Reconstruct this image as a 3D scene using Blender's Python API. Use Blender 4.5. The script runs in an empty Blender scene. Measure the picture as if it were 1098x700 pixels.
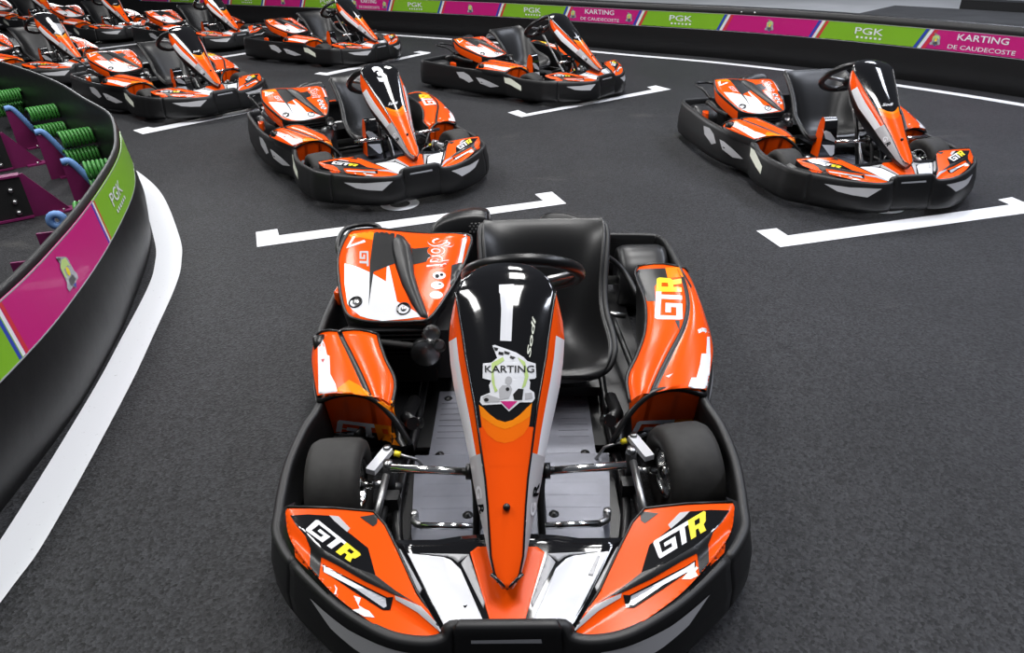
import bpy, bmesh, math, random
from mathutils import Vector, Matrix
from mathutils.bvhtree import BVHTree
from mathutils.geometry import tessellate_polygon
random.seed(7)
S = bpy.context.scene
COL = S.collection
W, H = 1098, 700
# ------------------------------------------------------------------ camera
F, PITCH, ROLL, CH = 748.33, 0.51959, -0.02729, 1.5403
cp, sp, cr, sr = math.cos(PITCH), math.sin(PITCH), math.cos(ROLL), math.sin(ROLL)
R0, U0, F0 = Vector((1, 0, 0)), Vector((0, sp, cp)), Vector((0, cp, -sp))
RV, UV = R0 * cr + U0 * sr, U0 * cr - R0 * sr
cam_d = bpy.data.cameras.new('camera'); cam = bpy.data.objects.new('camera', cam_d); COL.objects.link(cam)
cam.matrix_world = Matrix(((RV.x, UV.x, -F0.x, 0), (RV.y, UV.y, -F0.y, 0), (RV.z, UV.z, -F0.z, CH), (0, 0, 0, 1)))
cam_d.sensor_width = 36; cam_d.lens = 36 * F / W; cam_d.clip_start = .05; cam_d.clip_end = 300
S.camera = cam
CP = Vector((0, 0, CH))
def ray(u, v): return F0 + RV * ((u - W / 2) / F) - UV * ((v - H / 2) / F)
def onz(u, v, z=0):
    d = ray(u, v); return CP + d * ((z - CH) / d.z)
# where each kart stands (x, y, turn)
POSE = [(-.006, 1.955, -.0218), (-.998, 5.188, .4766), (2.227, 4.844, .1033), (.311, 7.923, .7836), (-3.413, 7.655, .8101),
        (-2.395, 10.448, .905), (-5.847, 9.506, .938), (-4.761, 12.124, .88), (-7.034, 13.501, .854), (-9.398, 15.326, .94)]
def to_local(P, K):
    x, y, a = POSE[K]; c, s = math.cos(a), math.sin(a); dx, dy = P.x - x, P.y - y
    return Vector((c * dx + s * dy, -s * dx + c * dy, P.z))
def lray(K, u, v):
    o = to_local(CP, K); return o, (to_local(CP + ray(u, v), K) - o).normalized()
def lz(u, v, z, K=0):
    o, d = lray(K, u, v); return o + d * ((z - o.z) / d.z)

# ------------------------------------------------------------------ materials
MATS = {}
def mat(name, col, rough=.5, metal=0., coat=0., spec=.5, bump=None, noise=None):
    m = bpy.data.materials.new(name); m.use_nodes = True; nt = m.node_tree; b = nt.nodes['Principled BSDF']
    b.inputs['Base Color'].default_value = (*col, 1); b.inputs['Roughness'].default_value = rough
    b.inputs['Metallic'].default_value = metal; b.inputs['Coat Weight'].default_value = coat
    b.inputs['Coat Roughness'].default_value = .04; b.inputs['Specular IOR Level'].default_value = spec
    if bump or noise:
        tc = nt.nodes.new('ShaderNodeTexCoord'); n = nt.nodes.new('ShaderNodeTexNoise')
        n.inputs['Scale'].default_value = (bump or noise)[0]; n.inputs['Detail'].default_value = 6
        nt.links.new(tc.outputs['Object'], n.inputs['Vector'])
        if bump:
            bp = nt.nodes.new('ShaderNodeBump'); bp.inputs['Strength'].default_value = bump[1]; bp.inputs['Distance'].default_value = bump[2]
            nt.links.new(n.outputs['Fac'], bp.inputs['Height']); nt.links.new(bp.outputs['Normal'], b.inputs['Normal'])
        if noise:
            r = nt.nodes.new('ShaderNodeMapRange'); r.inputs[1].default_value = .3; r.inputs[2].default_value = .7
            r.inputs[3].default_value = noise[1]; r.inputs[4].default_value = noise[2]
            mx = nt.nodes.new('ShaderNodeMix'); mx.data_type = 'RGBA'; mx.blend_type = 'MULTIPLY'; mx.inputs[0].default_value = 1
            mx.inputs[6].default_value = (*col, 1); nt.links.new(n.outputs['Fac'], r.inputs[0]); nt.links.new(r.outputs[0], mx.inputs[7])
            nt.links.new(mx.outputs[2], b.inputs['Base Color'])
    MATS[name] = m
    return m
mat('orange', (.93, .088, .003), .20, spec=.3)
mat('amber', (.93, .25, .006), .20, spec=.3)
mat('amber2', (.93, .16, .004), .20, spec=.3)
mat('white', (.80, .81, .85), .2, spec=.4)
mat('grey', (.46, .46, .48), .35)
mat('yellow', (.90, .72, .02), .3, coat=.3)
mat('gloss_black', (.006, .006, .007), .09, coat=.6)
mat('black', (.005, .005, .0055), .34)
mat('plastic', (.0065, .0065, .007), .42, bump=(420, .12, .0006))
mat('piping', (.014, .014, .015), .48)
mat('vinyl', (.006, .006, .0065), .36, bump=(160, .1, .0006))
mat('rubber', (.020, .019, .018), .68, noise=(30, .75, 1.3))
mat('chrome', (.75, .75, .74), .16, metal=1)
mat('steel', (.32, .32, .32), .35, metal=1)
mat('tray', (.165, .17, .20), .36, metal=.5, noise=(9, .85, 1.1))
mat('darkmetal', (.02, .02, .021), .38, metal=.3)
mat('bolt', (.42, .42, .42), .3, metal=1)
mat('silver', (.55, .56, .60), .25, metal=.4)
mat('green', (.215, .47, .022), .35, coat=.2)
mat('magenta', (.56, .012, .19), .35, coat=.2)
mat('blue', (.03, .06, .42), .4)
mat('red', (.62, .04, .05), .4)
mat('cream', (.78, .80, .68), .4)
mat('skin', (.0035, .0035, .004), .42, bump=(6, .25, .012))
mat('rim_black', (.010, .010, .011), .4)
mat('purple', (.17, .012, .085), .4)
mat('spring', (.06, .27, .05), .35)
mat('foam', (.15, .30, .62), .55)
mat('board', (.010, .010, .010), .5)
mat('slab', (.030, .031, .033), .6, noise=(3, .7, 1.3))
mat('concrete', (.60, .61, .62), .7, noise=(.8, .85, 1.1))
mat('pale_green', (.50, .66, .22), .4)

def paint_mat():
    m = mat('road_paint', (.74, .75, .78), .5)
    nt = m.node_tree; b = nt.nodes['Principled BSDF']
    tc = nt.nodes.new('ShaderNodeTexCoord'); n = nt.nodes.new('ShaderNodeTexNoise'); n.inputs['Scale'].default_value = 60; n.inputs['Detail'].default_value = 8
    nt.links.new(tc.outputs['Object'], n.inputs['Vector'])
    r = nt.nodes.new('ShaderNodeValToRGB'); r.color_ramp.elements[0].position = .16; r.color_ramp.elements[0].color = (.35, .35, .36, 1)
    r.color_ramp.elements[1].position = .34; r.color_ramp.elements[1].color = (.76, .77, .80, 1)
    nt.links.new(n.outputs['Fac'], r.inputs[0]); nt.links.new(r.outputs[0], b.inputs['Base Color'])
paint_mat()
def asphalt_mat():
    m = mat('asphalt', (.03, .03, .03), .6, spec=.22)
    nt = m.node_tree; b = nt.nodes['Principled BSDF']; L = nt.links.new
    tc = nt.nodes.new('ShaderNodeTexCoord')
    v = nt.nodes.new('ShaderNodeTexVoronoi'); v.inputs['Scale'].default_value = 120; L(tc.outputs['Object'], v.inputs['Vector'])
    n2 = nt.nodes.new('ShaderNodeTexNoise'); n2.inputs['Scale'].default_value = 260; n2.inputs['Detail'].default_value = 5; L(tc.outputs['Object'], n2.inputs['Vector'])
    n3 = nt.nodes.new('ShaderNodeTexNoise'); n3.inputs['Scale'].default_value = .9; n3.inputs['Detail'].default_value = 7; n3.inputs['Roughness'].default_value = .65; L(tc.outputs['Object'], n3.inputs['Vector'])
    cr1 = nt.nodes.new('ShaderNodeValToRGB'); e = cr1.color_ramp.elements
    e[0].position = .0; e[0].color = (.005, .0051, .0056, 1); e[1].position = 1.; e[1].color = (.044, .045, .050, 1)
    L(v.outputs['Color'], cr1.inputs[0])
    cr3 = nt.nodes.new('ShaderNodeMapRange'); cr3.inputs[1].default_value = .3; cr3.inputs[2].default_value = .72; cr3.inputs[3].default_value = .78; cr3.inputs[4].default_value = 1.22
    L(n3.outputs['Fac'], cr3.inputs[0])
    mx = nt.nodes.new('ShaderNodeMix'); mx.data_type = 'RGBA'; mx.blend_type = 'MULTIPLY'; mx.inputs[0].default_value = 1
    L(cr1.outputs[0], mx.inputs[6]); L(cr3.outputs[0], mx.inputs[7])
    # dusty scuffs
    mp = nt.nodes.new('ShaderNodeMapping'); mp.inputs['Scale'].default_value = (1.2, 3.2, 1); mp.inputs['Rotation'].default_value = (0, 0, .5); L(tc.outputs['Object'], mp.inputs['Vector'])
    n4 = nt.nodes.new('ShaderNodeTexNoise'); n4.inputs['Scale'].default_value = .75; n4.inputs['Detail'].default_value = 9; n4.inputs['Roughness'].default_value = .72; L(mp.outputs[0], n4.inputs['Vector'])
    cr4 = nt.nodes.new('ShaderNodeMapRange'); cr4.inputs[1].default_value = .60; cr4.inputs[2].default_value = .80; cr4.inputs[3].default_value = 0; cr4.inputs[4].default_value = .5; L(n4.outputs['Fac'], cr4.inputs[0])
    m2 = nt.nodes.new('ShaderNodeMix'); m2.data_type = 'RGBA'; L(cr4.outputs[0], m2.inputs[0]); L(mx.outputs[2], m2.inputs[6]); m2.inputs[7].default_value = (.13, .125, .115, 1)
    L(m2.outputs[2], b.inputs['Base Color'])
    rr = nt.nodes.new('ShaderNodeMapRange'); rr.inputs[3].default_value = .42; rr.inputs[4].default_value = .72; L(n2.outputs['Fac'], rr.inputs[0]); L(rr.outputs[0], b.inputs['Roughness'])
    bp = nt.nodes.new('ShaderNodeBump'); bp.inputs['Strength'].default_value = .55; bp.inputs['Distance'].default_value = .004
    ad = nt.nodes.new('ShaderNodeMath'); ad.operation = 'ADD'; L(v.outputs['Distance'], ad.inputs[0]); L(n2.outputs['Fac'], ad.inputs[1]); L(ad.outputs[0], bp.inputs['Height'])
    L(bp.outputs['Normal'], b.inputs['Normal'])
asphalt_mat()

# ------------------------------------------------------------------ mesh builder
class MB:
    def __init__(s): s.v, s.f, s.m, s.sm = [], [], [], []
    def add(s, vs, fs, m, smooth=True):
        o = len(s.v); s.v += [tuple(p) for p in vs]
        for i, f in enumerate(fs):
            s.f.append(tuple(o + k for k in f)); s.m.append(m[i] if isinstance(m, list) else m); s.sm.append(smooth)
    def grid(s, rows, m, cu=False, cv=False, smooth=True):
        nr, nc = len(rows), len(rows[0]); vs = [p for r in rows for p in r]; fs, ms = [], []
        for i in range(nr if cu else nr - 1):
            for j in range(nc if cv else nc - 1):
                a, b_ = i, (i + 1) % nr; c, d = j, (j + 1) % nc
                fs.append((a * nc + c, a * nc + d, b_ * nc + d, b_ * nc + c)); ms.append(m(i, j) if callable(m) else m)
        s.add(vs, fs, ms, smooth)
    def box(s, c, size, m, rot=None):
        x, y, z = [q / 2 for q in size]; vs = [Vector((a, b_, d)) for a in (-x, x) for b_ in (-y, y) for d in (-z, z)]
        if rot: vs = [rot @ q for q in vs]
        c = Vector(c); s.add([q + c for q in vs], [(0, 1, 3, 2), (4, 6, 7, 5), (0, 4, 5, 1), (2, 3, 7, 6), (0, 2, 6, 4), (1, 5, 7, 3)], m, False)
    def tube(s, pts, r, m, n=10, closed=False, caps=True):
        pts = [Vector(p) for p in pts]; N = len(pts); rows = []; up = None
        for i, p in enumerate(pts):
            a = pts[(i - 1) % N] if (closed or i) else p; b_ = pts[(i + 1) % N] if (closed or i < N - 1) else p
            t = (b_ - a).normalized()
            if up is None: up = t.orthogonal().normalized()
            up = (up - t * up.dot(t)); up = up.normalized() if up.length > 1e-6 else t.orthogonal().normalized(); w = t.cross(up)
            rr = r[i] if isinstance(r, (list, tuple)) else r
            rows.append([p + (up * math.cos(2 * math.pi * k / n) + w * math.sin(2 * math.pi * k / n)) * rr for k in range(n)])
        s.grid(rows, m, cu=closed, cv=True)
        if caps and not closed:
            for rw in (rows[0], rows[-1]): s.add(rw, [tuple(range(n))], m, False)
    def lathe(s, prof, c, axis, m, n=32):
        c, ax = Vector(c), Vector(axis).normalized(); u = ax.orthogonal().normalized(); w = ax.cross(u)
        rows = [[c + ax * h + (u * math.cos(2 * math.pi * k / n) + w * math.sin(2 * math.pi * k / n)) * r for k in range(n)] for r, h in prof]
        s.grid(rows, (lambda i, j: m[i]) if isinstance(m, list) else m, cv=True)
    def prism(s, poly, z0, z1, m, side=None):
        """poly: (x,y) list; z0/z1: numbers or functions of (x,y)"""
        f0 = z0 if callable(z0) else (lambda x, y: z0); f1 = z1 if callable(z1) else (lambda x, y: z1); n = len(poly)
        tri = tessellate_polygon([[Vector((x, y, 0)) for x, y in poly]])
        s.add([(x, y, f1(x, y)) for x, y in poly], tri, m, False); s.add([(x, y, f0(x, y)) for x, y in poly], [t[::-1] for t in tri], side or m, False)
        s.grid([[(x, y, f1(x, y)) for x, y in poly], [(x, y, f0(x, y)) for x, y in poly]], side or m, cv=True, smooth=False)
    def mirror(s):
        r = MB(); r.v = [(-x, y, z) for x, y, z in s.v]; r.f = [f[::-1] for f in s.f]; r.m = list(s.m); r.sm = list(s.sm); return r
    def join(s, o):
        k = len(s.v); s.v += o.v; s.f += [tuple(i + k for i in f) for f in o.f]; s.m += o.m; s.sm += o.sm; return s
    def bvh(s): return BVHTree.FromPolygons([Vector(p) for p in s.v], s.f)
    def build(s, name, parent=None, solid=0, bevel=0, offset=-1, auto=35, recalc=True):
        me = bpy.data.meshes.new(name); names = []
        for q in s.m:
            if q not in names: names.append(q)
        me.from_pydata(s.v, [], s.f)
        for q in names: me.materials.append(MATS[q])
        for p, q, k in zip(me.polygons, s.m, s.sm): p.material_index = names.index(q); p.use_smooth = k
        me.validate(); me.update()
        if recalc:
            bm = bmesh.new(); bm.from_mesh(me); bmesh.ops.remove_doubles(bm, verts=bm.verts, dist=1e-6); bmesh.ops.recalc_face_normals(bm, faces=bm.faces); bm.to_mesh(me); bm.free()
        o = bpy.data.objects.new(name, me); COL.objects.link(o)
        if parent: o.parent = parent
        if solid:
            d = o.modifiers.new('s', 'SOLIDIFY'); d.thickness = solid; d.offset = offset
        if bevel:
            d = o.modifiers.new('b', 'BEVEL'); d.width = bevel; d.segments = 2; d.limit_method = 'ANGLE'; d.angle_limit = .6
        return o
def tag(o, label=None, cat=None, group=None, kind=None):
    for k, v in (('label', label), ('category', cat), ('group', group), ('kind', kind)):
        if v: o[k] = v
    return o
def catmull(pts, n=6, closed=False):
    pts = [Vector(p) for p in pts]; N = len(pts); out = []
    for i in range(N if closed else N - 1):
        p1, p2 = pts[i], pts[(i + 1) % N]
        p0 = pts[(i - 1) % N] if (closed or i) else p1 * 2 - p2; p3 = pts[(i + 2) % N] if (closed or i < N - 2) else p2 * 2 - p1
        for k in range(n):
            t = k / n; out.append(.5 * ((2 * p1) + (p2 - p0) * t + (2 * p0 - 5 * p1 + 4 * p2 - p3) * t * t + (3 * p1 - p0 - 3 * p2 + p3) * t ** 3))
    if not closed: out.append(pts[-1])
    return out
def lerp(tab, x):
    if x <= tab[0][0]: return tab[0][1]
    for (a, p), (b_, q) in zip(tab, tab[1:]):
        if x <= b_: return p + (q - p) * (x - a) / (b_ - a)
    return tab[-1][1]
def flat_mesh(polys, step):
    """2-D polygons cut into small triangles"""
    bm = bmesh.new()
    for poly in polys:
        loops = poly if isinstance(poly[0][0], (tuple, list)) else [poly]
        P = [Vector((x, y, 0)) for lp in loops for x, y in lp]; vs = [bm.verts.new(p) for p in P]
        for t in tessellate_polygon([[Vector((x, y, 0)) for x, y in lp] for lp in loops]):
            try: bm.faces.new([vs[i] for i in t])
            except ValueError: pass
    for _ in range(7):
        e = [q for q in bm.edges if q.calc_length() > step]
        if not e: break
        bmesh.ops.subdivide_edges(bm, edges=e, cuts=1); bmesh.ops.triangulate(bm, faces=bm.faces)
    bm.verts.index_update(); r = ([v.co.to_2d() for v in bm.verts], [tuple(v.index for v in f.verts) for f in bm.faces]); bm.free(); return r
FONT_CACHE = {}
def text_polys(txt, bold=0., shear=0.):
    k = (txt, bold, shear)
    if k not in FONT_CACHE:
        c = bpy.data.curves.new('t', 'FONT'); c.body = txt; c.offset = bold; c.shear = shear; c.resolution_u = 3
        o = bpy.data.objects.new('t', c); COL.objects.link(o); dg = bpy.context.evaluated_depsgraph_get()
        me = bpy.data.meshes.new_from_object(o.evaluated_get(dg))
        xs = [v.co.x for v in me.vertices]; ys = [v.co.y for v in me.vertices]; x0, x1, y0, y1 = min(xs), max(xs), min(ys), max(ys)
        V = [((v.co.x - x0) / (x1 - x0), (v.co.y - y0) / (y1 - y0)) for v in me.vertices]
        FONT_CACHE[k] = [[V[i] for i in p.vertices] for p in me.polygons]
        bpy.data.objects.remove(o); bpy.data.meshes.remove(me)
    return FONT_CACHE[k]
def quad(Q):
    """unit square -> four corners bottom-left, bottom-right, top-right, top-left"""
    a, b_, c, d = [Vector(q) for q in Q]
    return lambda x, y: (a * (1 - x) * (1 - y) + b_ * x * (1 - y) + c * x * y + d * (1 - x) * y)
def mapped(polys, Q):
    q = quad(Q)
    def f(poly):
        if isinstance(poly[0][0], (tuple, list)): return [f(l) for l in poly]
        return [tuple(q(x, y)) for x, y in poly]
    return [f(p) for p in polys]
def decal(mb, bvh, polys, m, K=0, layer=1, step=4.5, mir=False, local=None):
    """polygons seen in the photograph, laid on the panel they belong to (or, with local, mapped by a function to a point and a direction)"""
    V, Fc = flat_mesh(polys, step); out = []; last = None
    for p in V:
        o, d = lray(K, p.x, p.y) if local is None else local(p.x, p.y)
        h, n, i, t = bvh.ray_cast(o, d)
        out.append((o, d, t)); 
    ts = sorted(t for _, _, t in out if t is not None)
    if not ts: return
    med = ts[len(ts) // 2]; vs = []
    for o, d, t in out:
        if t is None:
            h, n, i, dd = bvh.find_nearest(o + d * med)
            t = (h - o).dot(d)
            vs.append(h - d * (.0013 * layer))
        else: vs.append(o + d * (t - .0013 * layer))
    x = MB(); x.add(vs, Fc, m, True)
    if mir: mb.join(x.mirror())
    mb.join(x)
# letter shapes of the GTR mark, in a unit box
def xs(poly, x0, x1): return [(x0 + (x1 - x0) * x, y) for x, y in poly]
G_ = [(.12, 1), (1, 1), (1, .80), (.27, .80), (.22, .22), (.72, .22), (.74, .42), (.42, .42), (.44, .62), (.98, .62), (.93, 0), (.04, 0), (0, .1), (.04, .9)]
T_ = [(0, 1), (1, 1), (.98, .79), (.66, .79), (.60, 0), (.28, 0), (.34, .79), (.02, .79)]
Rl = [[(.0, 1), (.9, 1), (1, .9), (.97, .45), (.85, .36), (.98, 0), (.62, 0), (.52, .33), (.36, .33), (.34, 0), (.02, 0)], [(.35, .8), (.36, .54), (.64, .54), (.65, .8)]]
def gtr(mb, bvh, Q, K=0, g='white', r='yellow', layer=2, mir=False, step=4.5):
    decal(mb, bvh, mapped([xs(G_, 0, .42), xs(T_, .40, .72)], Q), g, K, layer, step, mir)
    decal(mb, bvh, mapped([[xs(l, .68, 1.02) for l in Rl]], Q), r, K, layer + .4, step, mir)
# crop-to-photo helpers
def cro(x0, y0, s): return lambda L: [(x0 + x / s, y0 + y / s) for x, y in L]
c1 = cro(270, 210, 3.889); c2 = cro(540, 210, 3.889); c3 = cro(270, 380, 3.889); c4 = cro(540, 380, 3.889); c5 = cro(270, 520, 3.889); c6 = cro(540, 520, 3.889)
cA = cro(250, 60, 4.373); cB = cro(380, 60, 4.375); cC = cro(720, 60, 4.118); cD = cro(880, 60, 3.889); cE = cro(445, 0, 6.364)
cN = cro(470, 260, 3.5); cP = cro(340, 330, 4.669); cQ = cro(640, 240, 3.886); cK = cro(340, 220, 5.385); cS = cro(500, 360, 7.0); c8 = cro(440, 640, 4.991)

# ------------------------------------------------------------------ the kart (built once, in its own axes: x across, -y ahead, z up)
kart = bpy.data.objects.new('go_kart', None); COL.objects.link(kart)
kart.location = (POSE[0][0], POSE[0][1], 0); kart.rotation_euler = (0, 0, POSE[0][2])
RIM = [(0, -.99, .256), (.10, -.99, .256), (.118, -.985, .248), (.135, -.998, .226), (.185, -1.004, .222), (.26, -.99, .224), (.345, -.945, .228), (.42, -.89, .23),
       (.525, -.795, .236), (.575, -.735, .24), (.602, -.685, .24), (.615, -.62, .24), (.628, -.55, .24), (.642, -.43, .242), (.637, -.29, .25), (.614, -.175, .262),
       (.635, -.06, .27), (.685, .08, .275), (.712, .25, .28), (.722, .45, .28), (.72, .70, .285), (.712, .95, .29), (.69, 1.05, .29), (.64, 1.09, .29), (.4, 1.11, .29), (0, 1.11, .29)]
RS = catmull(RIM, 5)
def wall_strip(path, zb=.05, flare=.018):
    N = len(path); rows = []
    for i, p in enumerate(path):
        t = (path[min(i + 1, N - 1)] - path[max(i - 1, 0)]); n = Vector((t.y, -t.x, 0)).normalized()
        z = p.z; h = z - zb
        rows.append([p + n * o + Vector((0, 0, dz)) for o, dz in ((-.030, -h * .75), (-.027, -.03), (-.026, -.006), (-.020, 0), (-.007, 0), (0, -.006), (.002, -.03), (flare * .9, -h * .5), (flare, -h * .85), (flare * .6, -h), (-.02, -h))])
    mb = MB(); mb.grid(rows, lambda i, j: 'piping' if 2 <= j <= 4 else 'plastic'); 
    for r in (rows[0], rows[-1]): mb.add(r, [tuple(range(len(r)))], 'plastic', False)
    return mb
def seam(a, b_): return [p for i, p in enumerate(RS) if a * 5 <= i <= b_ * 5]
half = seam(0, 8); front_path = [Vector((-p.x, p.y, p.z)) for p in half[:0:-1]] + half
fb = wall_strip(front_path); fbv = fb.bvh()
sb = wall_strip(seam(8, 22)); sbv_r = sb.bvh(); sbl = sb.mirror(); sbv = sbl.bvh()
rear_path = seam(22, 25); rear_path = rear_path + [Vector((-p.x, p.y, p.z)) for p in rear_path[-2::-1]]
rb = wall_strip(rear_path)
rb.box((0, 1.045, .285), (.46, .07, .022), 'plastic'); rb.box((-.02, 1.03, .299), (.10, .02, .006), 'orange')
# reflective grey stickers on the bumper
decal(fb, fbv, [cD([(15, 533), (120, 548), (255, 554), (195, 590), (130, 580), (70, 565)])], 'grey', 2, mir=True, step=6)
p_ = [tuple(q) for q in c8([(325, 233), (700, 226), (705, 248), (325, 250)])]
decal(fb, fbv, [p_], 'silver', 0)
fb.build('front_bumper', kart)
for sx, m_, bv in ((-1, sbl, sbv), (1, sb, sbv_r)):
    pass
sd = MB()
decal(sd, sbv, [cC([(142, 308), (168, 318), (186, 345), (196, 385), (176, 390), (160, 365), (145, 345)])], 'grey', 2, step=5)
decal(sd, sbv, [cC([(212, 368), (232, 378), (275, 415), (316, 455), (270, 448), (224, 412)])], 'grey', 2, step=5)
lab = MB()
decal(lab, sbv, [cC([(350, 403), (368, 418), (400, 488), (393, 522), (372, 490), (346, 440)])], 'cream', 2, layer=3.5, step=2)
sbl.join(sd); sb.join(sd.mirror())
for m_, l_ in ((sbl, lab), (sb, lab.mirror())):
    o = m_.build('side_bumper', kart); l_.build('sticker', o)
rb.build('rear_bumper', kart)

# --- front fairings
def zf(x, y): return .226 + .175 * (y + .98) + .012 * max(0, 1 - ((abs(x) - .38) / .25) ** 2)
def fside(x, y):
    """signed distance behind the diagonal step"""
    best = 1e9
    for (x0, y0), (x1, y1) in zip(DIAG, DIAG[1:]):
        dx, dy = x1 - x0, y1 - y0; L2 = dx * dx + dy * dy; t = max(0, min(1, ((x - x0) * dx + (y - y0) * dy) / L2)); d = math.hypot(x - x0 - t * dx, y - y0 - t * dy)
        sgn = 1 if (x - x0) * -dy + (y - y0) * dx > 0 else -1
        if d < abs(best): best = d * sgn
    return best
DIAG = [(.100, -.990), (.145, -.972), (.255, -.905), (.44, -.80), (.535, -.715), (.575, -.66)]
def zfs(x, y): t = max(0, min(1, .5 + fside(x, y) / .03)); return zf(x, y) - .015 + .015 * t * t * (3 - 2 * t)
FOUT = [(.556, -.662), (.44, -.670), (.335, -.682)] + [(.30, -.72), (.262, -.785), (.205, -.89), (.143, -.976)] + [(p.x, p.y) for p in catmull([(.150, -.984, 0), (.19, -.988, 0), (.26, -.972, 0), (.335, -.930, 0), (.41, -.874, 0), (.498, -.785, 0), (.54, -.728, 0), (.560, -.672, 0)], 4)]
def fairing(side):
    V, Fc = flat_mesh([FOUT], .011); base = MB(); base.add([(p.x, p.y, zfs(p.x, p.y)) for p in V], Fc, 'orange')
    n = len(FOUT); base.grid([[(x, y, zfs(x, y)) for x, y in FOUT], [(x, y, zfs(x, y) - .03) for x, y in FOUT]], 'black', cv=True, smooth=False)
    base.add([(.44, -.670, zfs(.44, -.67)), (.335, -.682, zfs(.335, -.682)), (.335, -.665, .19), (.44, -.655, .17), (.556, -.662, zfs(.556, -.662)), (.56, -.65, .17)], [(0, 1, 2, 3), (4, 0, 3, 5)], 'black', False)
    ca = catmull([(.41, -.878, 0), (.498, -.787, 0), (.54, -.730, 0), (.560, -.674, 0), (.562, -.60, 0)], 3); cb_ = catmull([(.41, -.885, 0), (.512, -.795, 0), (.562, -.735, 0), (.598, -.66, 0), (.602, -.60, 0)], 3)
    base.grid([[(p.x, p.y, min(.252, zfs(p.x, p.y)) - .006) for p in ca], [(p.x, p.y, .226) for p in cb_]], 'black')
    edge = [(x, y, zfs(x, y) + .001) for x, y in [(.556, -.662), (.44, -.670), (.335, -.682), (.30, -.72), (.262, -.785), (.205, -.89), (.143, -.976)]]
    base.tube(edge, .0035, 'black', 6)
    return base
fl = fairing(-1).mirror(); fr = fairing(1); blv, brv = fl.bvh(), fr.bvh()
# graphics, from the left panel, mirrored onto the right one
g = MB()
decal(g, blv, [c5([(160, 126), (235, 122), (345, 128), (345, 150), (485, 262), (516, 375), (420, 340), (300, 270), (215, 200)])], 'gloss_black', step=2.6, layer=1)
decal(g, blv, [c5([(322, 126), (362, 130), (410, 180), (398, 196), (345, 150)])], 'grey', step=2.6, layer=1.3)
decal(g, blv, [c5([(160, 126), (215, 200), (300, 270), (420, 340), (516, 375), (600, 440), (705, 505), (640, 470), (596, 458), (470, 400), (350, 330), (290, 300), (280, 385), (262, 388), (240, 360), (245, 265), (225, 215), (190, 175)])], 'black', step=2.6, layer=1.2)
decal(g, blv, [c5([(150, 130), (170, 150), (225, 215), (240, 262), (232, 300), (236, 352), (200, 320), (182, 300), (165, 200)])], 'orange', step=2.6, layer=1.4)
decal(g, blv, [c5([(296, 328), (330, 350), (565, 468), (590, 466), (578, 520), (545, 520), (420, 440), (350, 392), (296, 358)])], 'gloss_black', step=2.6, layer=1.6)
decal(g, blv, [c5([(300, 336), (330, 356), (470, 430), (430, 430), (300, 362)])], 'white', step=2.6, layer=2.)
decal(g, blv, [c5([(470, 430), (558, 472), (562, 506), (550, 512), (430, 430)])], 'silver', step=2.6, layer=2.)
decal(g, blv, [c5([(450, 132), (526, 120), (522, 160), (505, 172)])], 'black', step=2.6, layer=1.4)
decal(g, blv, [c5([(596, 460), (705, 505), (800, 605), (785, 612), (690, 530), (600, 478)])], 'grey', step=2.6, layer=1.4)
fl.join(g); fr.join(g.mirror())
gtr(fl, blv, c5([(222, 187), (408, 320), (455, 286), (268, 138)]), layer=2.2)
gtr(fr, brv, c6([(650, 308), (842, 190), (838, 106), (617, 238)]), layer=2.2)
decal(fl, blv, [c5(p) for p in ([(425, 460), (455, 470), (445, 500), (468, 515), (490, 525), (512, 552), (470, 548), (418, 520), (450, 515)], [(345, 415), (356, 430), (352, 455), (342, 455), (350, 435)])], 'white', layer=1.5)
decal(fr, brv, [c6([(742, 392), (790, 340), (782, 325), (812, 345), (800, 360), (812, 378), (780, 392)])], 'cream', layer=1.5)
for m_ in (fl, fr): m_.build('front_fairing', kart)

# --- middle console between the fairings
def zc(x, y): return .222 + .24 * (y + .985) - (.016 if abs(x) > .10 else 0) * min(1, (abs(x) - .10) / .05 if abs(x) > .10 else 0)
cs = MB(); ys = [-.985 + .235 * i / 9 for i in range(10)]; rows = []
for y in ys:
    w = lerp([(-.985, .142), (-.90, .20), (-.75, .285)], y)
    rows.append([(w * t, y, zc(w * t, y)) for t in [-1, -.8, -.6, -.4, -.2, 0, .2, .4, .6, .8, 1]])
cs.grid(rows, 'gloss_black'); csv = cs.bvh(); g = MB()
decal(g, csv, [c5([(650, 284), (800, 300), (830, 312), (870, 350), (975, 588), (812, 606)])], 'white')
decal(g, csv, [c5([(700, 284), (905, 288), (858, 322), (838, 305), (815, 296)])], 'grey', layer=1.5)
decal(g, csv, [c5([(872, 325), (905, 288), (972, 490), (965, 512)])], 'grey', layer=1.5)
decal(g, csv, [c5([(585, 250), (620, 268), (708, 430), (700, 452), (600, 300)])], 'grey', layer=1.5)
cs.join(g).join(g.mirror())
decal(cs, csv, [[(504, 592), (512, 586), (576, 586), (584, 592), (561, 672), (527, 672)]], 'orange')
decal(cs, csv, [c6([(352, 375), (372, 380), (402, 296), (392, 292)])], 'grey', layer=2)
cs.build('nose_console', kart, solid=.006)

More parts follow.
